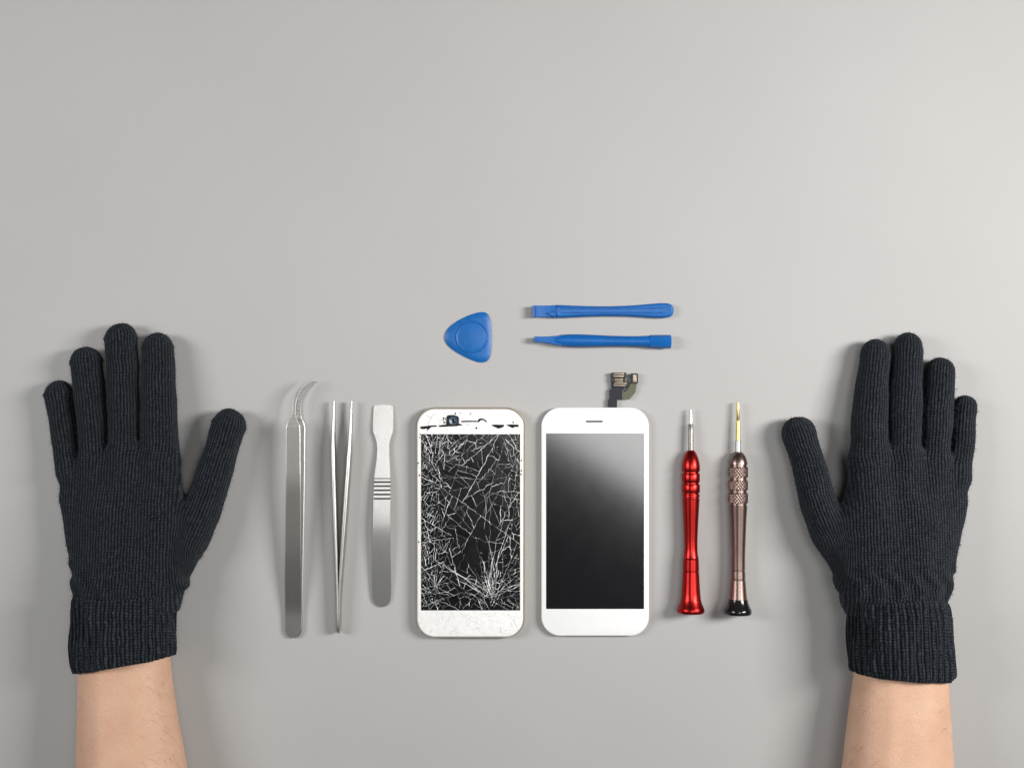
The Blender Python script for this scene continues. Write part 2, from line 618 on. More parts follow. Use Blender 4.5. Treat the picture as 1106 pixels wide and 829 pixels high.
    for layer in range(2):                            # outer skin, then the turned-in inner skin
        for i in range(rings + 1):
            t = i / rings if layer == 0 else 1 - i / rings
            if layer == 1 and i > 22:
                break
            ytop = spec['cuff_top']
            x0 = np.interp(t, spec['cuff_t'], spec['cuff_l'])
            x1 = np.interp(t, spec['cuff_t'], spec['cuff_r'])
            cxp, hw = (x0 + x1) / 2, (x1 - x0) / 2
            edge = 1 - math.exp(-((1 - t) / 0.028) ** 1.3) if t < 1 else 0
            for k in range(seg):
                a = 2 * math.pi * k / seg
                xx = cxp + hw * math.cos(a)
                yb = np.interp((xx - rx0) / (rx1 - rx0), spec['cuff_e'], spec['cuff_end'])
                yy = ytop + (yb - ytop) * t + (2.2 * math.sin(3 * a + seed) * (1 - t))
                rib = math.cos(nr * a + 0.35 * math.sin(9 * t + 3 * a))
                bulge = spec['bulge'] * math.exp(-((t - 0.0) / 0.10) ** 2)
                low = 0.0005 * math.sin(5 * a + 4 * t + seed) + 0.0004 * math.sin(11 * a - 7 * t)
                rr = 0.00062 * math.copysign(abs(rib) ** 0.7, rib) * (1 - 0.7 * math.exp(-(t / 0.05) ** 2)) + bulge + low
                rr -= 0.0011 * (1 - edge)
                if layer == 1:
                    rr -= 0.0022
                z = zc + (hz + rr) * math.sin(a)
                p = W(cxp, yy, 0.024)
                p[1] = W(cxp, yy, max(0.024, z))[1]
                cv.append((p[0] + (hw * sc(0.024) + rr) * math.cos(a), p[1], max(z, 0.0003)))
                kv.append((a * 0.027, (ytop - yy) * S, 0))
    n_r = len(cv) // seg
    cf = []
    for i in range(n_r - 1):
        for k in range(seg):
            l = (k + 1) % seg
            cf.append((i * seg + k, (i + 1) * seg + k, (i + 1) * seg + l, i * seg + l))
    cuff = part('cuff', cv, cf, M['knit_cuff'], glove, True)
    at = cuff.data.attributes.new('knit', 'FLOAT_VECTOR', 'POINT')
    at.data.foreach_set('vector', np.array(kv, np.float32).ravel())

    # --- loose wool fibres on the glove
    me = glove.data
    co = np.empty(len(me.vertices) * 3)
    me.vertices.foreach_get('co', co)
    co = co.reshape(-1, 3)
    no = np.array([v_.normal for v_ in me.vertices])
    cme = cuff.data
    co2 = np.array([v_.co for v_ in cme.vertices])[:seg * (rings + 1)]
    no2 = np.array([v_.normal for v_ in cme.vertices])[:seg * (rings + 1)]
    i1 = rng.choice(len(co), 15000)
    i2 = rng.choice(len(co2), 4500)
    base = np.vstack([co[i1], co2[i2]])
    nrm = np.vstack([no[i1], no2[i2]])
    k = base[:, 2] > 0.003
    base, nrm = base[k], nrm[k]
    off = np.array(root_loc(glove))
    dirv = nrm * rng.uniform(0.25, 0.9, (len(nrm), 1)) + rng.normal(0, 0.75, nrm.shape)
    dirv /= np.linalg.norm(dirv, axis=1)[:, None]
    ln = rng.uniform(0.0007, 0.0024, (len(nrm), 1))
    sd = np.cross(dirv, rng.normal(0, 1, nrm.shape))
    sd /= np.linalg.norm(sd, axis=1)[:, None] + 1e-9
    wd = rng.uniform(0.00004, 0.00010, (len(nrm), 1))
    mid = base + dirv * ln * 0.55
    tip = base + dirv * ln + rng.normal(0, 0.0003, nrm.shape)
    fv = np.stack([base - sd * wd, base + sd * wd, mid - sd * wd * 0.8, mid + sd * wd * 0.8, tip], 1).reshape(-1, 3) + off
    fv[:, 2] = np.maximum(fv[:, 2], 0.0003)
    m = len(base)
    ff = []
    for i in range(m):
        q = 5 * i
        ff += [(q, q + 1, q + 3, q + 2), (q + 2, q + 3, q + 4)]
    part('wool_fuzz', fv, ff, M['fuzz'], glove, False, 'stuff')

    # --- bare forearm
    rows = spec['arm']
    av = []
    dense = catmull(np.array(rows), 10)
    seg2 = 72
    for x0, x1, y, hz2 in dense:
        z = hz2 + 0.0003
        p = W((x0 + x1) / 2, y, z)
        hw = (x1 - x0) / 2 * sc(z)
        for k in range(seg2):
            a = 2 * math.pi * k / seg2
            ca, sa = math.cos(a), math.sin(a)
            e = 0.90
            bump = 0.0006 * math.sin(2 * a + y * 0.02) + 0.0004 * math.sin(3 * a - y * 0.035)
            tend = 0.0006 * math.exp(-((a - 1.9) / 0.16) ** 2) + 0.0005 * math.exp(-((a - 1.2) / 0.2) ** 2)
            av.append((p[0] + hw * math.copysign(abs(ca) ** e, ca), p[1],
                       max(0.0003, z + (hz2 + bump + tend) * math.copysign(abs(sa) ** e, sa))))
    nrw = len(dense)
    af = []
    for i in range(nrw - 1):
        for k in range(seg2):
            l = (k + 1) % seg2
            af.append((i * seg2 + k, (i + 1) * seg2 + k, (i + 1) * seg2 + l, i * seg2 + l))
    af.append(tuple(range(seg2)))
    af.append(tuple((nrw - 1) * seg2 + k for k in range(seg2 - 1, -1, -1)))
    arm = part('forearm', av, af, M['skin'], root, True)
    # fine hairs
    me = arm.data
    off = np.array(root_loc(arm))
    hv, hf = [], []
    cand = [v_ for v_ in me.vertices if v_.co.z > 0.022 and (v_.co.y + off[1]) < W(0, spec['hair_y'], 0.04)[1]]
    for i in range(560):
        v_ = cand[int(rng.integers(len(cand)))]
        b = np.array(v_.co) + off + np.array([rng.uniform(-.0015, .0015), rng.uniform(-.0015, .0015), -0.0001])
        nn = np.array(v_.normal)
        b += nn * 0.0001
        dd = np.array([spec['hair_dir'] * rng.uniform(0.5, 1.2), -rng.uniform(0.1, 0.7), 0])
        dd -= nn * (dd @ nn)
        dd /= np.linalg.norm(dd)
        L = rng.uniform(0.003, 0.008)
        sd = np.cross(nn, dd) * 0.00005
        p1 = b + dd * L * 0.5 + nn * 0.0005
        p2 = b + dd * L + nn * 0.0003 + np.array([0, -0.0006, 0])
        q = len(hv)
        hv += [b - sd, b + sd, p1 - sd * .8, p1 + sd * .8, p2]
        hf += [(q, q + 1, q + 3, q + 2), (q + 2, q + 3, q + 4)]
    part('arm_hair', hv, hf, M['hair'], arm, False, 'stuff')
    return root


def mm(v):
    return v * 0.001


left = dict(
    wrist=(134, 645), rim=0.0005, rim_h=0.0009,
    fingers=[
        [(63.5, 426, 15.2, mm(9)), (69, 468, 13.8, mm(11)), (74, 508, 13, mm(13))],
        [(93, 391, 16.8, mm(10)), (98, 438, 16.6, mm(13)), (101.5, 492, 14.6, mm(15))],
        [(130.5, 366, 17.3, mm(10)), (133, 420, 16.8, mm(14)), (133.5, 480, 16.0, mm(17))],
        [(170.5, 376, 16.9, mm(10)), (171.5, 420, 18.6, mm(13)), (172.5, 476, 20.0, mm(16))],
        [(247, 459.5, 18.3, mm(11)), (235, 499, 18.6, mm(13)), (220.5, 543, 20.5, mm(15)), (204, 580, 22.5, mm(16)), (184, 618, 18, mm(18))],
    ],
    palm=[
        ((80.5, 516, 14, mm(13)), (101, 640, 14.5, mm(22))),
        ((103, 505, 17, mm(16)), (118, 650, 23, mm(25))),
        ((134, 495, 18, mm(18)), (136, 650, 25, mm(27))),
        ((174, 500, 21.5, mm(17)), (161, 650, 25, mm(25))),
        ((82, 540, 13.5, mm(11)), (104.5, 652, 17, mm(17))),
        ((192, 570, 22, mm(17)), (167, 648, 21, mm(20))),
        ((186, 610, 17, mm(18)), (168, 652, 20, mm(24))),
        ((169, 543, 26, mm(17)), (150, 640, 30, mm(20))),
        ((120, 560, 28, mm(18)), (125, 645, 30, mm(21))),
    ],
    cuff_x=(78, 190), cuff_top=646, cuff_t=[0, 0.06, 0.2, 0.7, 1.0],
    cuff_l=[82, 80.5, 78.8, 78, 79], cuff_r=[188, 188, 188, 189.5, 190],
    cuff_e=[0, .055, .25, .545, .835, .95, 1], cuff_end=[720, 727.4, 726, 720.5, 714.8, 710.4, 707], bulge=0.0008,
    arm=[(88, 180, 660, 0.0200), (87, 182, 700, 0.0205), (86, 184.5, 730, 0.0210), (85, 191, 775, 0.0222),
         (83.5, 201, 830, 0.0240), (80, 212, 890, 0.026), (76, 222, 950, 0.028)],
    hair_y=725, hair_dir=1.0)
right = dict(
    wrist=(971, 648), rim=-0.002, rim_h=0.00045,
    fingers=[
        [(1042, 439.5, 12.9, mm(8)), (1038.5, 484, 13.2, mm(11)), (1036, 512, 13, mm(13))],
        [(1015.5, 401.5, 15.8, mm(9.5)), (1012, 450, 16.8, mm(13)), (1010, 500, 14.6, mm(15))],
        [(981, 374, 15.2, mm(10)), (978, 430, 17.8, mm(14)), (977, 490, 16.6, mm(17))],
        [(945.5, 381.5, 15.6, mm(10)), (940, 438, 18.8, mm(13)), (938.5, 492, 20.2, mm(16))],
        [(862.5, 467.5, 18.2, mm(11)), (873.5, 502, 18.2, mm(13)), (885, 546, 20.0, mm(15)), (900.5, 579, 22, mm(16)), (920, 612, 18, mm(18))],
    ],
    palm=[
        ((1031, 520, 14, mm(13)), (1004, 640, 13.5, mm(22))),
        ((1009, 508, 17, mm(16)), (988, 650, 23, mm(25))),
        ((977, 500, 18, mm(18)), (971, 650, 25, mm(27))),
        ((938.5, 504, 21.5, mm(17)), (945, 650, 25, mm(25))),
        ((1028, 545, 13.5, mm(11)), (1001, 652, 16.5, mm(17))),
        ((912, 572, 22, mm(17)), (938, 648, 21, mm(20))),
        ((919, 608, 17, mm(18)), (937.5, 652, 20, mm(24))),
        ((940, 548, 26, mm(17)), (955, 640, 30, mm(20))),
        ((990, 565, 28, mm(18)), (980, 645, 30, mm(21))),
    ],
    cuff_x=(916, 1030), cuff_top=650, cuff_t=[0, 0.06, 0.2, 0.7, 1.0],
    cuff_l=[917, 917, 916.5, 917, 918], cuff_r=[1020.5, 1022.5, 1026, 1029.5, 1030],
    cuff_e=[0, .05, .2, .6, .9, 1], cuff_end=[722, 728, 733, 737.5, 737.5, 731], bulge=0.0006,
    arm=[(927, 1019, 665, 0.0200), (925, 1021, 705, 0.0205), (922.5, 1023, 735, 0.0210), (917, 1025.5, 775, 0.0222),
         (910.5, 1029, 830, 0.0240), (902, 1034, 890, 0.026), (894, 1040, 950, 0.028)],
    hair_y=738, hair_dir=-1.0)
make_hand(left, 'bare forearm with black knitted glove spread flat beside the curved-tip tweezers', 3)
make_hand(right, 'bare forearm with black knitted glove spread flat beside the bronze and gold screwdriver', 8)

# ------------------------------------------------------------------ curved tweezers, lying flat, one arm above the other
t = thing('curved_tweezers', 'steel tweezers with bent hooked tips lying flat beside a gloved thumb', 'tweezers', W(317, 560, 0))
cl = [(335.0, 409.8, 0.45), (329.6, 414.6, 1.0), (324.6, 420.6, 1.4), (321.2, 426.8, 1.5), (318.8, 432.6, 1.5), (318.1, 440, 1.5),
      (318, 447, 1.6), (317.7, 451.5, 3.0), (317.1, 456.5, 6.2), (316.9, 461.5, 7.6), (316.9, 470, 7.8), (317, 500, 7.9), (317, 560, 8.3), (317.2, 640, 8.9),
      (317.4, 676, 9.0), (317.4, 682, 8.2), (317.4, 686, 6.0), (317.4, 688, 2.6)]


def zgap(y):
    return float(np.interp(y, [405, 430, 460, 520, 600, 660, 690], [8.0, 10.5, 12.5, 12.0, 7.5, 2.0, 1.4])) * 0.001


dense = catmull(np.array(cl), 5)
up_rows, lo_rows = [], []
for x, y, hw in dense:
    z = zgap(y)
    p = W(x, y, z)
    th = 0.0012 if y > 455 else 0.0013
    up_rows.append((p[0], p[1], max(hw, 0.3) * sc(z), z, z + th))
    dx = float(np.interp(y, [405, 440, 470, 640], [0.0017, 0.0013, 0.0009, 0.0]))
    dy = float(np.interp(y, [405, 440], [-0.0011, 0.0]))
    lo_rows.append((p[0] + dx, p[1] + dy, max(hw, 0.3) * sc(z), 0.00005, 0.00005 + th))
V, F = flat_bar(up_rows, 0.00045, False, 0.0002)
part('upper_arm', V, F, M['steel'], t, 12)
V, F = flat_bar(lo_rows, 0.00055, False, 0.00024)
part('lower_arm', V, F, M['steel'], t, 12)
for i in range(5):                       # notches on the neck of the lower arm
    y = 434 + i * 4.6
    z = zgap(y)
    p = W(318.3, y, z)
    V, F = prism(rrect(p[0] + 0.0004, p[1] - 0.0004, p[0] + 0.0021, p[1] + 0.0004, 0.0002, 3), [(0, 0.0012), (0, 0.0018), (0.0002, 0.0020)])
    part('notch', V, F, M['steel_bright'], t, 25)

# ------------------------------------------------------------------ straight tweezers, lying on its edge
t = thing('straight_tweezers', 'slim straight tweezers lying on edge with its two arms open', 'tweezers', W(366, 560, 0))


def edge_arm(cl):
    V, F = [], []
    P = np.array([W(x, y, 0.008)[:2] for x, y, *_ in cl])
    T = np.gradient(P, axis=0)
    T /= np.linalg.norm(T, axis=1)[:, None]
    N = np.stack([-T[:, 1], T[:, 0]], 1)
    for p, nn, (x, y, th, z0, z1) in zip(P, N, cl):
        h = th / 2
        c = min(0.0007, h * 0.62)
        for o, z in ((-h + c, z0), (h - c, z0), (h, z0 + c), (h, z1 - c), (h - c, z1), (-h + c, z1), (-h, z1 - c), (-h, z0 + c)):
            V.append((p[0] + nn[0] * o, p[1] + nn[1] * o, z))
    for i in range(len(cl) - 1):
        for k in range(8):
            l = (k + 1) % 8
            F.append((i * 8 + k, i * 8 + l, (i + 1) * 8 + l, (i + 1) * 8 + k))
    F.append(tuple(range(7, -1, -1)))
    F.append(tuple((len(cl) - 1) * 8 + k for k in range(8)))
    return V, F


lz = [(433, 0.0011, .0040, .0058), (470, 0.0020, .0022, .0078), (500, 0.0025, .0006, .0092), (570, 0.0024, .0001, .0098),
      (640, 0.0016, .0001, .0092), (676, 0.0014, .0004, .0086), (684, 0.0012, .0022, .0064)]
for xs in ((360.2, 359.5, 359.9, 362.0, 364.0, 364.3, 364.4), (379.2, 377.9, 376.3, 371.6, 366.8, 365.6, 365.3)):
    cl = [(x, y, th, z0, z1) for x, (y, th, z0, z1) in zip(xs, lz)]
    cl = [tuple(r) for r in catmull(np.array(cl), 8)]
    V, F = edge_arm(cl)
    part('arm', V, F, M['steel_bright'], t, 60)
V, F = edge_arm([(364.8, 640, 0.0008, .001, .0085), (364.9, 660, 0.0010, .001, .0085), (364.9, 682, 0.0009, .0024, .0062)])
part('joint', V, F, M['oxide'], t, 25)

# ------------------------------------------------------------------ metal scraper
t = thing('metal_scraper', 'flat steel scraper with paddle head and dark grip grooves', 'scraper', W(412, 550, 0))
so = [(403.6, 438.4), (404.0, 437.8), (414, 436.8), (424.2, 437.9), (424.8, 438.6), (425, 445), (425.3, 464), (423.5, 470), (421.2, 477), (420.7, 487), (421.2, 500), (422.3, 514),
      (422.4, 545), (422.4, 600), (422.8, 640), (422, 648), (419, 653), (413, 655.6), (406.5, 654), (402.8, 649), (401.6, 641), (402.4, 600),
      (403.6, 545), (404.3, 514), (406.4, 500), (407.6, 487), (407.0, 477), (404.5, 470), (402.3, 464), (403, 445)]
poly = ppoly(smooth_closed(so, 2), 0.001)
yk = W(0, 566, 0)[1]


def sz(x, y):
    a = (y - yk) / 0.072 if y > yk else (yk - y) / 0.052
    a = min(a, 1.0)
    return 0.0040 * (1 - (a - 0.12 * (1 - math.exp(-a / 0.12))) / 0.88)


# lofted in rows so that the bar can bend
def outline_at(poly, y):
    xs = []
    for i in range(len(poly)):
        a, b = poly[i], poly[(i + 1) % len(poly)]
        if (a[1] - y) * (b[1] - y) <= 0 and abs(a[1] - b[1]) > 1e-9:
            xs.append(a[0] + (b[0] - a[0]) * (y - a[1]) / (b[1] - a[1]))
    return min(xs), max(xs)


ys = np.linspace(poly[:, 1].max() - 0.00003, poly[:, 1].min() + 0.00003, 90)
ys = np.concatenate([np.linspace(ys[0], ys[0] - 0.001, 6), ys[2:-3], np.linspace(ys[-1] + 0.0045, ys[-1], 14)])
ys = np.sort(np.unique(ys))[::-1]
rows = []
for y in ys:
    a, b = outline_at(poly, y)
    z0 = 0.00005 + sz(0, y)
    rows.append(((a + b) / 2, y, max((b - a) / 2, 0.0002), z0, z0 + 0.0010))
V, F = flat_bar(rows, 0.0002, True)
part('blade', V, F, M['steel_satin'], t, 20)
for yy in (516.2, 519.9, 524.3, 528.7, 533.2, 537.7):
    hh = 0.5 if yy < 518 else 0.95
    p = prect(404.2, yy - hh, 422.3, yy + hh, 0.4, 0.0012, 3)
    V, F = prism(p, [(0, 0.0008), (0, 0.00117), (0.0001, 0.00122)])
    V = [(a, b, c + sz(0, b)) for a, b, c in V]
    part('groove', V, F, M['oxide'], t)

# ------------------------------------------------------------------ screwdrivers
def driver(name, label, axis_px, y_foot, foot_r, front_y, front_r, segs, knurls=()):
    """segs: list of (part name, material, [(photo y, diameter px)...])"""
    zf, zb = front_r * S + 0.0001, foot_r * S + 0.0001

    def axz(y):
        return zb + (zf - zb) * (y_foot - y) / (y_foot - front_y)
    t = thing(name, label, 'screwdriver', W(axis_px, 560, 0), 'precision screwdrivers')
    made = {}
    for nm, mat, prof in segs:
        y0, y1 = prof[0][0], prof[-1][0]
        A, B = W(axis_px, y0, axz(y0)), W(axis_px, y1, axz(y1))
        L = np.linalg.norm(B - A)
        pr = [(L * (y - y0) / (y1 - y0), d / 2 * S * (1 - 0.008 / H)) for y, d in prof]
        sub = None
        if nm == 'knurled_ring':
            m_ = 22
            pr2 = []
            for i in range(m_ + 1):
                tt = i / m_
                pr2.append((L * tt, prof[0][1] / 2 * S * 0.99 - (0.0004 if i in (0, m_) else 0)))
            LL = L

            def rf(tv, a):
                k = 22
                w1 = math.sin(k * a + tv / 0.00035)
                w2 = math.sin(k * a - tv / 0.00035)
                return 0.00023 * w1 + 0.00006 * w2
            V, F = lathe(A, B, pr2, 156, rf)
            sub = made.get('handle')
            part(nm, V, F, M[mat], sub or t, 50)
            continue
        V, F = lathe(A, B, pr, 96)
        made[nm] = part(nm, V, F, M[mat], t, 35)
    return t


driver('screwdriver', 'slim red anodised screwdriver with silver bit and grooved flared handle', 746.2, 661, 14.6, 527, 9.8, [
    ('handle', 'red', [(486, 6.5), (486.3, 7.4), (488, 10), (491, 13.4), (495, 16.4), (499, 18.5), (503, 19.4), (508, 19.6), (508.8, 19.0), (509.4, 17.2), (510.8, 17.2),
                       (511.4, 19.0), (512.2, 19.6), (519.6, 19.6), (520.4, 19), (521, 17.2), (522.4, 17.2), (523, 19), (523.8, 19.6), (531, 19.6), (531.8, 19),
                       (532.4, 17.4), (533.6, 17.4), (534.2, 18.8), (535, 19.2), (536.3, 19.0), (536.8, 17.8), (537.6, 17.8), (538.2, 18.6), (545, 17.9), (555, 17), (568, 15.5),
                       (582, 14.5), (592, 14.3), (599, 15.2), (602.4, 16.8), (602.8, 16.4), (603.6, 16.4), (604, 17.2), (615.6, 17.7), (616, 16.8), (617, 16.8), (617.4, 17.8),
                       (630, 19), (640, 20.2), (646.5, 21.4), (650.5, 23.4), (654.5, 26.8), (656.8, 28.8), (657.6, 29.2), (660.2, 29.3), (661.3, 28.4), (661.9, 26.5), (661.6, 22)]),
    ('shaft', 'shaft', [(457.8, 4.6), (458.4, 5.4), (470, 5.5), (487, 5.6)]),
    ('bit', 'bit_steel', [(441.6, 1.0), (442.0, 2.2), (446, 2.6), (448.5, 3.6), (456.8, 3.9), (457.2, 3.2), (458.6, 3.2)]),
])
driver('screwdriver', 'mauve bronze screwdriver with gold bit, knurled rings and black flared foot', 797.2, 662.5, 14.4, 525, 10.3, [
    ('handle', 'bronze', [(487.6, 6.8), (488, 8.5), (490, 12.5), (493, 16.2), (497, 18.9), (500.6, 20.2), (501.6, 20.2), (502, 18.4), (503.6, 18.4), (504.0, 19.6), (515.4, 19.6),
                          (515.8, 18.4), (518.2, 18.4), (518.6, 19.6), (529.0, 19.6), (529.4, 18.4), (531.6, 18.4), (532, 19.6), (543.2, 19.6), (543.6, 18.4), (545.8, 18.4),
                          (546.2, 19.8), (550, 19.4), (558, 18.3), (570, 17.2), (582, 16.3), (594, 15.4), (604, 15.0), (614.5, 15.0), (614.9, 14.2), (615.9, 14.2), (616.3, 15.1),
                          (624.4, 15.6), (624.8, 14.8), (625.8, 14.8), (626.2, 15.9), (636, 17.2), (644, 18.6), (647.2, 19.2)]),
    ('knurled_ring', 'bronze_knurl', [(504.2, 20.4), (515.2, 20.4)]),
    ('knurled_ring', 'bronze_knurl', [(518.8, 20.4), (528.8, 20.4)]),
    ('knurled_ring', 'bronze_knurl', [(532.2, 20.4), (543.0, 20.4)]),
    ('foot_cap', 'black_gloss', [(646.6, 19.4), (647, 20.4), (650, 21.6), (653.5, 24), (656.5, 26.8), (658, 28.4), (660, 28.9), (662, 28.7), (663, 27.4), (663.4, 25), (663.0, 20)]),
    ('shaft', 'steel_bright', [(475.4, 5.0), (475.8, 6.0), (488.6, 6.2)]),
    ('bit', 'gold', [(434, 1.4), (434.4, 2.6), (440, 2.9), (452.4, 3.6), (453, 3.0), (454, 3.0), (454.6, 4.2), (465, 4.7), (476, 4.9)]),
])

# ------------------------------------------------------------------ blue opening pick
t = thing('opening_pick', 'blue plastic triangular opening pick with a round recess', 'pick', W(509, 364, 0))
tri = [(479.3, 364.3), (482, 356), (491, 348), (505, 340.5), (518, 336.6), (525, 337), (529, 342), (530.6, 352), (531, 364), (530.6, 376), (529.2, 386),
       (525, 391), (518, 391.6), (506, 387.5), (492, 380), (482.5, 372.5)]
po = ppoly(smooth_closed(tri, 3), 0.001)
V, F = prism(po, [(0.0005, 0.0001), (0.0, 0.0003), (0.0, 0.0006), (0.0010, 0.0011), (0.0028, 0.0016), (0.0036, 0.0017)])
part('body', V, F, M['blue2'], t, 30)
cc = W(509.7, 363.8, 0.0017)
# raised rim of the round recess
ring_v, ring_f = [], []
prof = [(17.6, 0.0016), (17.4, 0.0021), (16.9, 0.0023), (16.4, 0.0022), (15.9, 0.0018), (15.4, 0.0018)]
for r, z in prof:
    for k in range(64):
        a = 2 * math.pi * k / 64
        ring_v.append((cc[0] + r * S * math.cos(a), cc[1] + r * S * math.sin(a), z))
for i in range(len(prof) - 1):
    for k in range(64):
        l = (k + 1) % 64
        ring_f.append((i * 64 + k, i * 64 + l, (i + 1) * 64 + l, (i + 1) * 64 + k))
part('rim', ring_v, ring_f, M['blue2'], t, True)
disc = np.array([(cc[0] + 15.5 * S * math.cos(a), cc[1] + 15.5 * S * math.sin(a)) for a in np.linspace(0, 2 * math.pi, 64, endpoint=False)])
V, F = prism(disc, [(0, 0.0012), (0, 0.0018), (0.0005, 0.00196)])
part('disc', V, F, M['blue2'], t, 30)

# ------------------------------------------------------------------ blue pry bars
t = thing('pry_bar', 'blue plastic pry bar with wide flat blade and rounded end', 'pry bar', W(655, 336, 0), 'blue plastic pry tools')
ol = [(599, 329), (606, 329.2), (630, 330.2), (655, 330.6), (680, 329.8), (700, 328.2), (714, 327.0), (722, 327.2), (726.6, 330.0), (728, 334.8), (727.0, 339.8), (723, 342.6),
      (714, 343.6), (700, 342.9), (680, 341.6), (655, 341.2), (630, 342.0), (606, 343.2), (599, 343.4)]
pol = ppoly(smooth_closed(ol, 1), 0.003)
V, F = prism(pol, [(0.0008, 0.0001), (0.0001, 0.0007), (0.0, 0.0016), (0.0001, 0.0032), (0.0007, 0.0043), (0.0014, 0.0047), (0.0018, 0.0046)])
part('handle', V, F, M['blue'], t, 50)
# raised loop in the rounded end and the long rib
for (y0, y1) in ((332.2, 333.4), (337.0, 338.2)):
    V, F = prism(prect(606, y0, 716, y1, 0.5, 0.0045, 3), [(0, 0.0042), (0, 0.0047), (0.0002, 0.0050)])
    part('rib', V, F, M['blue'], t, 40)
# blade: tapers and lifts towards its edge
bl = [(600.5, 336.1, 6.7, 0.4, 4.6), (596, 336.1, 6.2, 0.5, 4.4), (590, 336.1, 6.2, 1.2, 4.2), (584, 336.1, 6.2, 2.2, 4.4), (578, 336.2, 6.2, 3.8, 5.2), (575.2, 336.2, 6.2, 4.6, 5.4)]
rows = [(*W(x, y, 0.004)[:2], h * S, z0 * 0.001, z1 * 0.001) for x, y, h, z0, z1 in bl]
V, F = flat_bar(rows, 0.0003)
bd = part('blade', V, F, M['blue'], t, 30)
for pts in ([(589.5, 338.2), (599.8, 336.2), (599.8, 341.8), (597, 341.8)],):
    V, F = prism(ppoly(pts, 0.0045), [(0, 0.0038), (0, 0.0046), (0.0004, 0.0052)])
    part('wedge', V, F, M['blue'], bd, 30)
V, F = prism(prect(578.2, 330.6, 579.6, 342, 0.3, 0.005, 3), [(0, 0.0040), (0, 0.0054), (0.0001, 0.0056)])
part('lip', V, F, M['blue'], bd, 30)

t = thing('pry_bar', 'blue plastic pry bar with thin pointed blade and square end', 'pry bar', W(655, 368, 0), 'blue plastic pry tools')
A, B = W(598, 367.4, 0.0041), W(724.5, 368.9, 0.0043)
L = np.linalg.norm(B - A)
pr = [(0.0, 8.0), (4, 10.0), (8, 12.0), (14, 13.2), (24, 13.7), (36, 13.3), (52, 12.0), (66, 11.2), (80, 10.9), (92, 11.4), (103, 12.4)]
V, F = lathe(A, B, [(x * S, d / 2 * S) for x, d in pr], 40)
part('handle', V, F, M['blue'], t, 35)
pr = [(102.6, 11.6), (103.0, 13.4), (103.6, 14.0), (113, 14.3), (124.5, 14.6), (125.6, 14.2), (126, 13.2)]
V, F = lathe(A, B, [(x * S, d / 2 * S) for x, d in pr], 8)
part('end_block', V, F, M['blue'], t, 20)
bl = [(607, 367.8, 5.6, 0.8, 6.6), (600, 367.5, 4.7, 1.2, 6.3), (593, 367.0, 3.7, 2.2, 6.0), (586, 366.6, 3.2, 3.4, 6.0), (580, 366.5, 3.1, 4.6, 6.0), (577, 366.5, 2.9, 5.0, 5.9)]
rows = [(*W(x, y, 0.004)[:2], h * S, z0 * 0.001, z1 * 0.001) for x, y, h, z0, z1 in bl]
V, F = flat_bar(rows, 0.0003)
part('blade', V, F, M['blue'], t, 30)

# ------------------------------------------------------------------ new white display assembly
t = thing('phone_display', 'new white phone front panel with clean black screen and flex cable', 'phone screen', W(642.5, 563, 0))
zt = 0.0042
V, F = prism(prect(585.4, 440.6, 700.4, 685.8, 20, zt, 12), [(0.0012, 0.0001), (0.0006, 0.0005), (0.0006, 0.0024)])
part('backing', V, F, M['silver'], t, 40)
V, F = prism(prect(584.6, 440.0, 701.0, 686.4, 20.5, zt, 14), [(0.0004, 0.0024), (0.0, 0.0028), (0.0, 0.0036), (0.0003, 0.0040), (0.0008, 0.0042)])
fr = part('front_panel', V, F, M['white'], t, 50)
V, F = prism(prect(589.8, 467.8, 695.6, 657.2, 0.6, zt, 3), [(0, 0.0040), (0, 0.00424), (0.0001, 0.00428)])
part('screen', V, F, M['display'], t)
V, F = prism(prect(632.6, 454.0, 651.2, 455.9, 0.95, zt, 6), [(0, 0.0040), (0, 0.00423), (0.0001, 0.00426)])
part('earpiece_slot', V, F, M['slot'], fr)
fz = 0.0026
fl = thing_flex = part('flex_cable', *prism(ppoly([(656.6, 441), (656.6, 432.5), (658.2, 430), (658.2, 421.5), (660.3, 419.5), (660.3, 402.4), (676.4, 402.4), (676.4, 407.2),
      (675.2, 408.4), (675.2, 412.2), (679.2, 412.6), (679.2, 417), (674.6, 418), (674.2, 420.2), (672.0, 422.2), (672.0, 431.2), (666.5, 431.8), (666.5, 441)], fz),
      [(0, fz - 0.0002), (0, fz), (0.0001, fz + 0.00005)]), M['flex_dark'], t)
part('branch', *prism(ppoly([(671.8, 423.6), (674.6, 423.2), (677.8, 420.6), (679.8, 416.4), (680.6, 413.6), (688.0, 413.6), (686.6, 423.4), (679.8, 431.2), (671.8, 431.2)], fz),
      [(0, fz - 0.0003), (0, fz - 0.0001), (0.0001, fz - 0.00006)]), M['flex_olive'], fl)


def connector(x0, y0, x1, y1, strips):
    part('connector', *prism(prect(x0, y0, x1, y1, 0.8, fz, 4), [(0, fz - 0.0001), (0, fz + 0.0007), (0.0002, fz + 0.0009)]), M['connector'], fl, 40)
    for a, b, c, d in strips:
        part('contact_strip', *prism(prect(a, b, c, d, 0.3, fz + .001, 3), [(0, fz + 0.0006), (0, fz + 0.00102), (0.0001, fz + 0.00108)]), M['contact'], fl, 40)


connector(659.8, 402.2, 676.3, 407.5, [(663, 402.9, 674, 404.1), (663, 405.3, 673.4, 406.8)])
connector(660, 408.2, 675.0, 412.3, [(664, 408.8, 672.6, 410.0), (664.5, 411.2, 672.8, 412.2)])
connector(661.6, 412.8, 679.0, 417.6, [(663.4, 413.2, 676.8, 414.3), (663, 415.6, 675.5, 416.6)])
connector(681.6, 403.0, 689.0, 414.2, [(684.0, 404.4, 685.3, 412.2), (685.9, 404.4, 687.2, 412.2)])

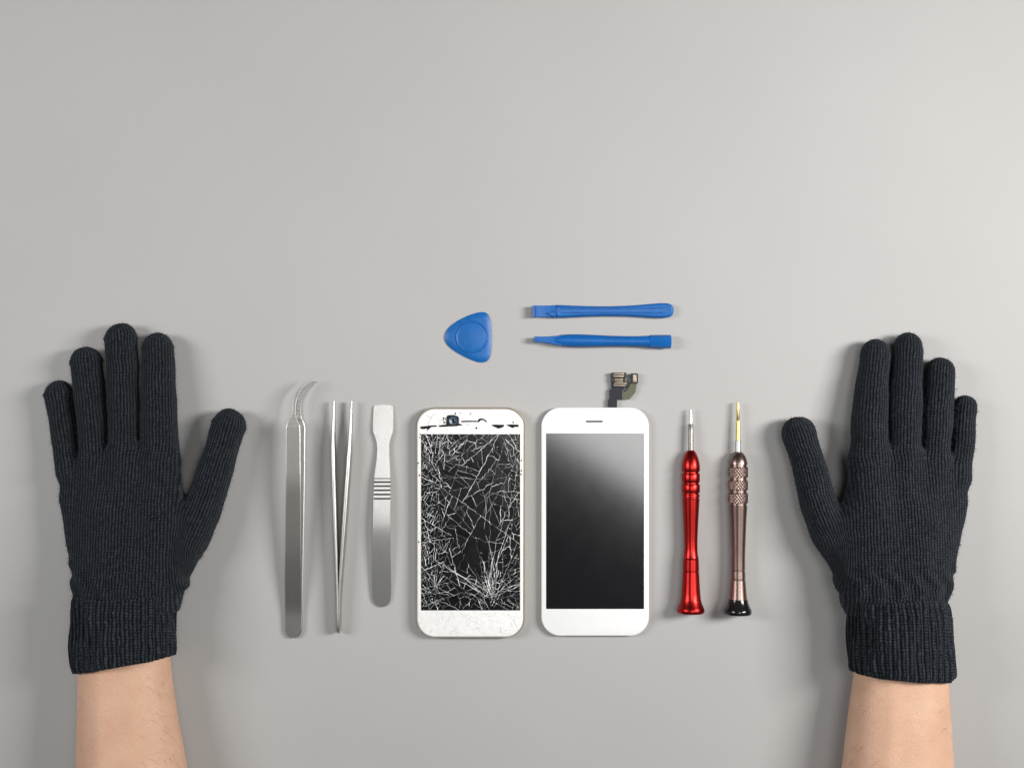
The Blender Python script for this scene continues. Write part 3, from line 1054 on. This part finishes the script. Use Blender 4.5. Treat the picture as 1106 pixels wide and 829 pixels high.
# ------------------------------------------------------------------ broken phone
t = thing('broken_phone', 'white and gold phone with shattered black screen and exposed front camera', 'phone', W(508, 564, 0))
zt = 0.0071
V, F = prism(prect(449.6, 439.6, 566.8, 688.0, 21, 0.004, 14),
             [(0.0020, 0.0001), (0.0008, 0.0006), (0.0001, 0.0019), (0.0, 0.0034), (0.0001, 0.0050), (0.0007, 0.0060), (0.0013, 0.0064)])
part('frame', V, F, M['goldframe'], t, True)
V, F = prism(prect(450.8, 441.6, 564.8, 687.2, 19, zt, 14), [(0.0003, 0.0060), (0.0, 0.0063), (0.0, 0.0067), (0.0004, 0.0070), (0.0009, 0.0071)])
bz = part('front_glass', V, F, M['white_worn'], t, 50)
SX0, SX1, SY0, SY1 = 454.8, 561.8, 468.6, 658.8
V, F = prism(prect(SX0, SY0, SX1, SY1, 0.4, zt, 3), [(0, 0.0069), (0, 0.00716), (0.0001, 0.00720)])
sn = part('screen', V, F, M['display'], t)

rnd = random.Random(41)
HUBS = [(529, 638), (474, 500), (512, 640), (470, 640), (545, 470)]


def want(x, y):
    """wanted shard area (px^2) at a place of the screen"""
    a = 150
    a = min(a, 13 + 0.050 * ((x - 456) ** 2))
    d = math.hypot(x - 530, (y - 632) * 0.8)
    a = min(a, 10 + 0.10 * d * d)
    d = math.hypot((x - 475) * 0.8, y - 480)
    a = min(a, 11 + 0.055 * d * d)
    a = min(a, 24 + 0.9 * (SX1 - x) + 0.05 * (SX1 - x) ** 2)
    return a


def parea(p):
    return abs(sum(p[i][0] * p[(i + 1) % len(p)][1] - p[(i + 1) % len(p)][0] * p[i][1] for i in range(len(p)))) / 2


cuts = []


def cut(p, depth):
    cx = sum(q[0] for q in p) / len(p)
    cy = sum(q[1] for q in p) / len(p)
    ar = parea(p)
    if ar < want(cx, cy) * rnd.uniform(0.7, 2.2) or depth > 13:
        return [p]
    # long axis
    best, ang = 0, 0
    for i in range(len(p)):
        for j in range(i):
            d = math.hypot(p[i][0] - p[j][0], p[i][1] - p[j][1])
            if d > best:
                best, ang = d, math.atan2(p[i][1] - p[j][1], p[i][0] - p[j][0])
    hub = min(HUBS, key=lambda h: math.hypot(h[0] - cx, (h[1] - cy) * 0.6) * rnd.uniform(0.6, 1.4))
    rad = math.atan2(cy - hub[1], cx - hub[0])
    elong = best * best / ar
    if elong > rnd.uniform(2.6, 5.0):
        a = ang + math.pi / 2 + rnd.gauss(0, 0.45)
    elif rnd.random() < 0.45:
        a = rad + rnd.gauss(0, 0.22)
    else:
        a = rnd.uniform(0, math.pi)
    ox, oy = cx + rnd.gauss(0, best * 0.09), cy + rnd.gauss(0, best * 0.09)
    nx, ny = -math.sin(a), math.cos(a)
    dist = [(q[0] - ox) * nx + (q[1] - oy) * ny for q in p]
    A, B, ends = [], [], []
    for i in range(len(p)):
        j = (i + 1) % len(p)
        (A if dist[i] >= 0 else B).append(p[i])
        if (dist[i] >= 0) != (dist[j] >= 0):
            f = dist[i] / (dist[i] - dist[j])
            q = (p[i][0] + (p[j][0] - p[i][0]) * f, p[i][1] + (p[j][1] - p[i][1]) * f)
            A.append(q)
            B.append(q)
            ends.append(q)
    if len(ends) != 2 or len(A) < 3 or len(B) < 3 or min(parea(A), parea(B)) < 2.5:
        return [p]
    cuts.append((ends[0], ends[1], depth))
    return cut(A, depth + 1) + cut(B, depth + 1)


shards = cut([(SX0 + 0.3, SY0 + 0.3), (SX1 - 0.3, SY0 + 0.3), (SX1 - 0.3, SY1 - 0.3), (SX0 + 0.3, SY1 - 0.3)], 0)
shards.sort(key=parea, reverse=True)
rest_v, rest_f = [], []
for i, p in enumerate(shards):
    w2 = ppoly(p, 0.0073)
    if area2(w2) < 0:
        w2 = w2[::-1]
    ce = w2.mean(0)
    tx, ty = rnd.gauss(0, 0.010), rnd.gauss(0, 0.010)
    lim = 0.00016 / (np.abs(w2 - ce).max() + 1e-9)
    tx, ty = max(-lim, min(lim, tx)), max(-lim, min(lim, ty))
    V, F = prism(offset_poly(w2, 0.00003), [(0, 0.00715), (0, 0.00738), (0.00004, 0.00742)],
                 lambda x, y: (x - ce[0]) * tx + (y - ce[1]) * ty)
    if i < 298:
        part('glass_shard', V, F, M['shard'], sn)
    else:
        q = len(rest_v)
        rest_v += list(V)
        rest_f += [tuple(a + q for a in f) for f in F]
if rest_v:
    part('glass_splinters', rest_v, rest_f, M['shard'], sn, False, 'stuff')

lines = {'crack': ([], []), 'crack_dim': ([], []), 'crack_white': ([], [])}


def ribbon(pts, wd, key, z=0.00752, x0=SX0, x1=SX1, y0=SY0, y1=SY1, taper=True):
    """a thin raised sliver along a polyline given in photo pixels; wd in px"""
    pts = [(min(max(x, x0), x1), min(max(y, y0), y1)) for x, y in pts]
    V, F = lines[key]
    P = ppoly(pts, z)
    if len(P) < 2:
        return
    T = np.gradient(P, axis=0)
    ln = np.linalg.norm(T, axis=1)[:, None]
    T = T / (ln + 1e-12)
    N = np.stack([-T[:, 1], T[:, 0]], 1)
    q = len(V)
    m = len(P)
    for i in range(m):
        e = min(1.0, 0.35 + 2.2 * min(i, m - 1 - i) / m) if taper else 0.9
        h = wd * S * 0.28 * e * rnd.uniform(0.35, 1.5)
        V += [(P[i][0] - N[i][0] * h, P[i][1] - N[i][1] * h, z - 0.00008), (P[i][0], P[i][1], z + 0.00006), (P[i][0] + N[i][0] * h, P[i][1] + N[i][1] * h, z - 0.00008)]
        if i:
            a = q + 3 * (i - 1)
            F += [(a, a + 1, a + 4, a + 3), (a + 1, a + 2, a + 5, a + 4)]


def jag(a, b, amp, step=3.0):
    L = math.hypot(b[0] - a[0], b[1] - a[1])
    m = max(2, int(L / step) + 1)
    nx, ny = -(b[1] - a[1]) / (L + 1e-9), (b[0] - a[0]) / (L + 1e-9)
    bow = max(-0.8, min(0.8, rnd.gauss(0, 0.015) * L))
    out = []
    for i in range(m + 1):
        f = i / m
        o = (rnd.gauss(0, amp) if 0 < i < m else 0) + bow * 4 * f * (1 - f)
        out.append((a[0] + (b[0] - a[0]) * f + nx * o, a[1] + (b[1] - a[1]) * f + ny * o))
    return out


def node(x, y, r):
    """crushed glass where cracks meet"""
    a = rnd.uniform(0, 3.1)
    dx, dy = r * math.cos(a), r * math.sin(a)
    ribbon([(x - dx, y - dy), (x, y), (x + dx, y + dy)], r * 2.2, 'crack')


for a, b, dpt in cuts:
    pts = jag(a, b, 0.42, 2.6)
    r = rnd.random()
    wd = rnd.choice((0.45, 0.55, 0.65, 0.8, 1.0))
    if r < 0.50:
        ribbon(pts, wd, 'crack', taper=False)
    elif r < 0.93:
        ribbon(pts, wd, 'crack_dim', taper=False)
    if rnd.random() < 0.45:
        node(*rnd.choice((a, b)), rnd.uniform(0.3, 0.7))
    if rnd.random() < 0.30:                     # part of the crack opened wider
        k = rnd.randrange(len(pts) - 1)
        ribbon(pts[k:k + 2], wd * 1.7, 'crack')
# long cracks fanning out from the struck spots
def fan(hx, hy, n, a0, a1, l0, l1, wmin, wmax):
    for i in range(n):
        a = R(rnd.uniform(a0, a1))
        L = rnd.uniform(l0, l1)
        x, y = hx + rnd.gauss(0, 3), hy + rnd.gauss(0, 4)
        pts = [(x, y)]
        for k in range(int(L / 3)):
            if k % 4 == 3:                      # straight runs with small kinks
                a += rnd.gauss(0, 0.16)
            x += 3 * math.cos(a)
            y -= 3 * math.sin(a)
            if not (SX0 < x < SX1 and SY0 < y < SY1):
                break
            pts.append((x + rnd.gauss(0, 0.12), y + rnd.gauss(0, 0.12)))
        ribbon(pts, rnd.uniform(wmin, wmax), 'crack' if rnd.random() < 0.8 else 'crack_dim')


fan(529, 645, 8, 70, 150, 30, 90, 0.4, 0.9)
fan(530, 640, 5, 20, 95, 25, 80, 0.4, 0.9)
fan(528, 646, 8, 95, 140, 12, 34, 0.5, 1.0)
fan(472, 640, 4, 30, 130, 15, 40, 0.35, 0.7)
fan(480, 520, 4, 0, 360, 15, 60, 0.35, 0.7)
fan(525, 535, 4, 0, 360, 15, 50, 0.35, 0.7)
# crazing: crowds of short slivers near the edges
def craze(n, fx, fy, lmin, lmax):
    for i in range(n):
        x, y = fx(), fy()
        a = rnd.choice((R(60), R(120), R(20), R(95))) + rnd.gauss(0, 0.35)
        L = rnd.uniform(lmin, lmax)
        b = (x + L * math.cos(a), y - L * math.sin(a))
        ribbon(jag((x, y), b, 0.12, 1.6), rnd.uniform(0.3, 0.85), 'crack' if rnd.random() < 0.62 else 'crack_dim')


craze(60, lambda: SX0 + abs(rnd.gauss(0, 11)), lambda: rnd.uniform(SY0, SY1), 1.5, 6)
craze(50, lambda: SX0 + abs(rnd.gauss(0, 20)), lambda: SY0 + abs(rnd.gauss(0, 22)), 1.5, 6)
craze(25, lambda: SX1 - abs(rnd.gauss(0, 9)), lambda: rnd.uniform(SY0, SY1), 2, 6)
craze(30, lambda: rnd.uniform(SX0, SX1), lambda: SY0 + abs(rnd.gauss(0, 9)), 1.5, 6)
craze(40, lambda: rnd.uniform(SX0, SX1), lambda: SY1 - abs(rnd.gauss(0, 10)), 1.5, 5)
craze(18, lambda: rnd.gauss(528, 5), lambda: rnd.gauss(640, 9), 2, 7)
# hairlines in the white border
bzb = dict(z=0.00717, x0=453, x1=562, y0=444, y1=685)
for i in range(120):
    x, y = rnd.uniform(454, 562), rnd.choice((rnd.uniform(445, 468), rnd.uniform(660, 684)))
    a = rnd.uniform(0, 6.28)
    L = rnd.uniform(3, 16)
    ribbon(jag((x, y), (x + L * math.cos(a), y + L * 0.6 * math.sin(a)), 0.4, 2), rnd.uniform(0.2, 0.45), 'crack_white', **bzb)
for a, b in (((549, 662), (561, 682)), ((488, 661), (480, 678)), ((500, 664), (520, 676)), ((534, 451), (556, 446)), ((470, 446), (462, 456))):
    ribbon(jag(a, b, 0.4, 2), 0.4, 'crack_white', **bzb)
part('crack_lines', *lines['crack'], M['crack'], sn, False, 'stuff')
part('crack_hairlines', *lines['crack_dim'], M['crack_dim'], sn, False, 'stuff')
part('border_hairlines', *lines['crack_white'], M['crack_white'], bz, False, 'stuff')


# where the glass has broken out
def zpt(x, y):
    return (445 + x / 8.848, 435 + y / 8.848)


def chip(pts, zz=0.00718):
    w2 = ppoly([zpt(*q) for q in pts], 0.0072)
    V, F = prism(w2, [(0, 0.0069), (0, zz), (0.00003, zz + 0.00003)])
    part('chip', V, F, M['chip'], bz)


chip([(75, 226), (120, 222), (170, 215), (236, 212), (236, 226), (184, 230), (160, 252), (140, 268), (146, 244), (110, 250), (84, 246)])
chip([(250, 216), (300, 208), (340, 206), (470, 202), (484, 212), (420, 222), (300, 228), (262, 228)])
chip([(758, 208), (800, 205), (882, 208), (876, 228), (846, 240), (820, 246), (800, 232), (775, 224)])
chip([(896, 208), (950, 204), (1020, 206), (1018, 230), (990, 228), (958, 240), (930, 226)])
chip([(470, 170), (540, 168), (628, 170), (640, 150), (664, 146), (690, 152), (712, 170), (716, 184), (704, 182), (690, 166), (660, 164), (640, 182), (560, 182), (470, 184)])
for x, y, r in ((415, 101, 9), (463, 98, 5), (557, 103, 7), (614, 240, 11), (968, 185, 9), (302, 145, 9), (300, 165, 8), (306, 186, 10), (320, 150, 7), (540, 210, 4), (78, 300, 8), (74, 330, 7), (520, 200, 5)):
    chip([(x + r * (0.7 + 0.5 * rnd.random()) * math.cos(a), y + r * (0.7 + 0.5 * rnd.random()) * math.sin(a)) for a in np.linspace(0, 6.28, 8)[:-1]])
for x, y in ((451.5, 500), (453, 513), (563.2, 497), (563.4, 508), (452.5, 585), (563.0, 512)):
    chip([((x - 445) * 8.848 + 10 * math.cos(a) * rnd.uniform(.5, 1), (y - 435) * 8.848 + 12 * math.sin(a) * rnd.uniform(.5, 1)) for a in np.linspace(0, 6.28, 8)[:-1]])
# exposed front camera
cp = [zpt(*q) for q in ((332, 128), (345, 116), (400, 114), (420, 122), (440, 126), (448, 150), (446, 196), (470, 204), (460, 216), (400, 222), (330, 218), (326, 190))]
V, F = prism(ppoly(cp, 0.0078), [(0, 0.0069), (0, 0.0075), (0.0002, 0.0078)])
cm = part('front_camera', V, F, M['camera'], t, 30)
lc = zpt(392, 170)
A = W(*lc, 0.0077)
V, F = lathe(A, A + np.array([0, 0, 0.0006]), [(0, 4.6 * S), (0.0003, 4.6 * S), (0.0005, 4.1 * S), (0.0005, 3.6 * S), (0.0004, 3.0 * S)], 28)
part('lens', V, F, M['lens'], cm, 30)
A = W(lc[0] + 1.0, lc[1], 0.0079)
V, F = lathe(A, A + np.array([0, 0, 0.0004]), [(0, 2.1 * S), (0.0003, 2.1 * S), (0.0004, 1.4 * S)], 20)
part('lens_core', V, F, M['lens_core'], cm, 30)
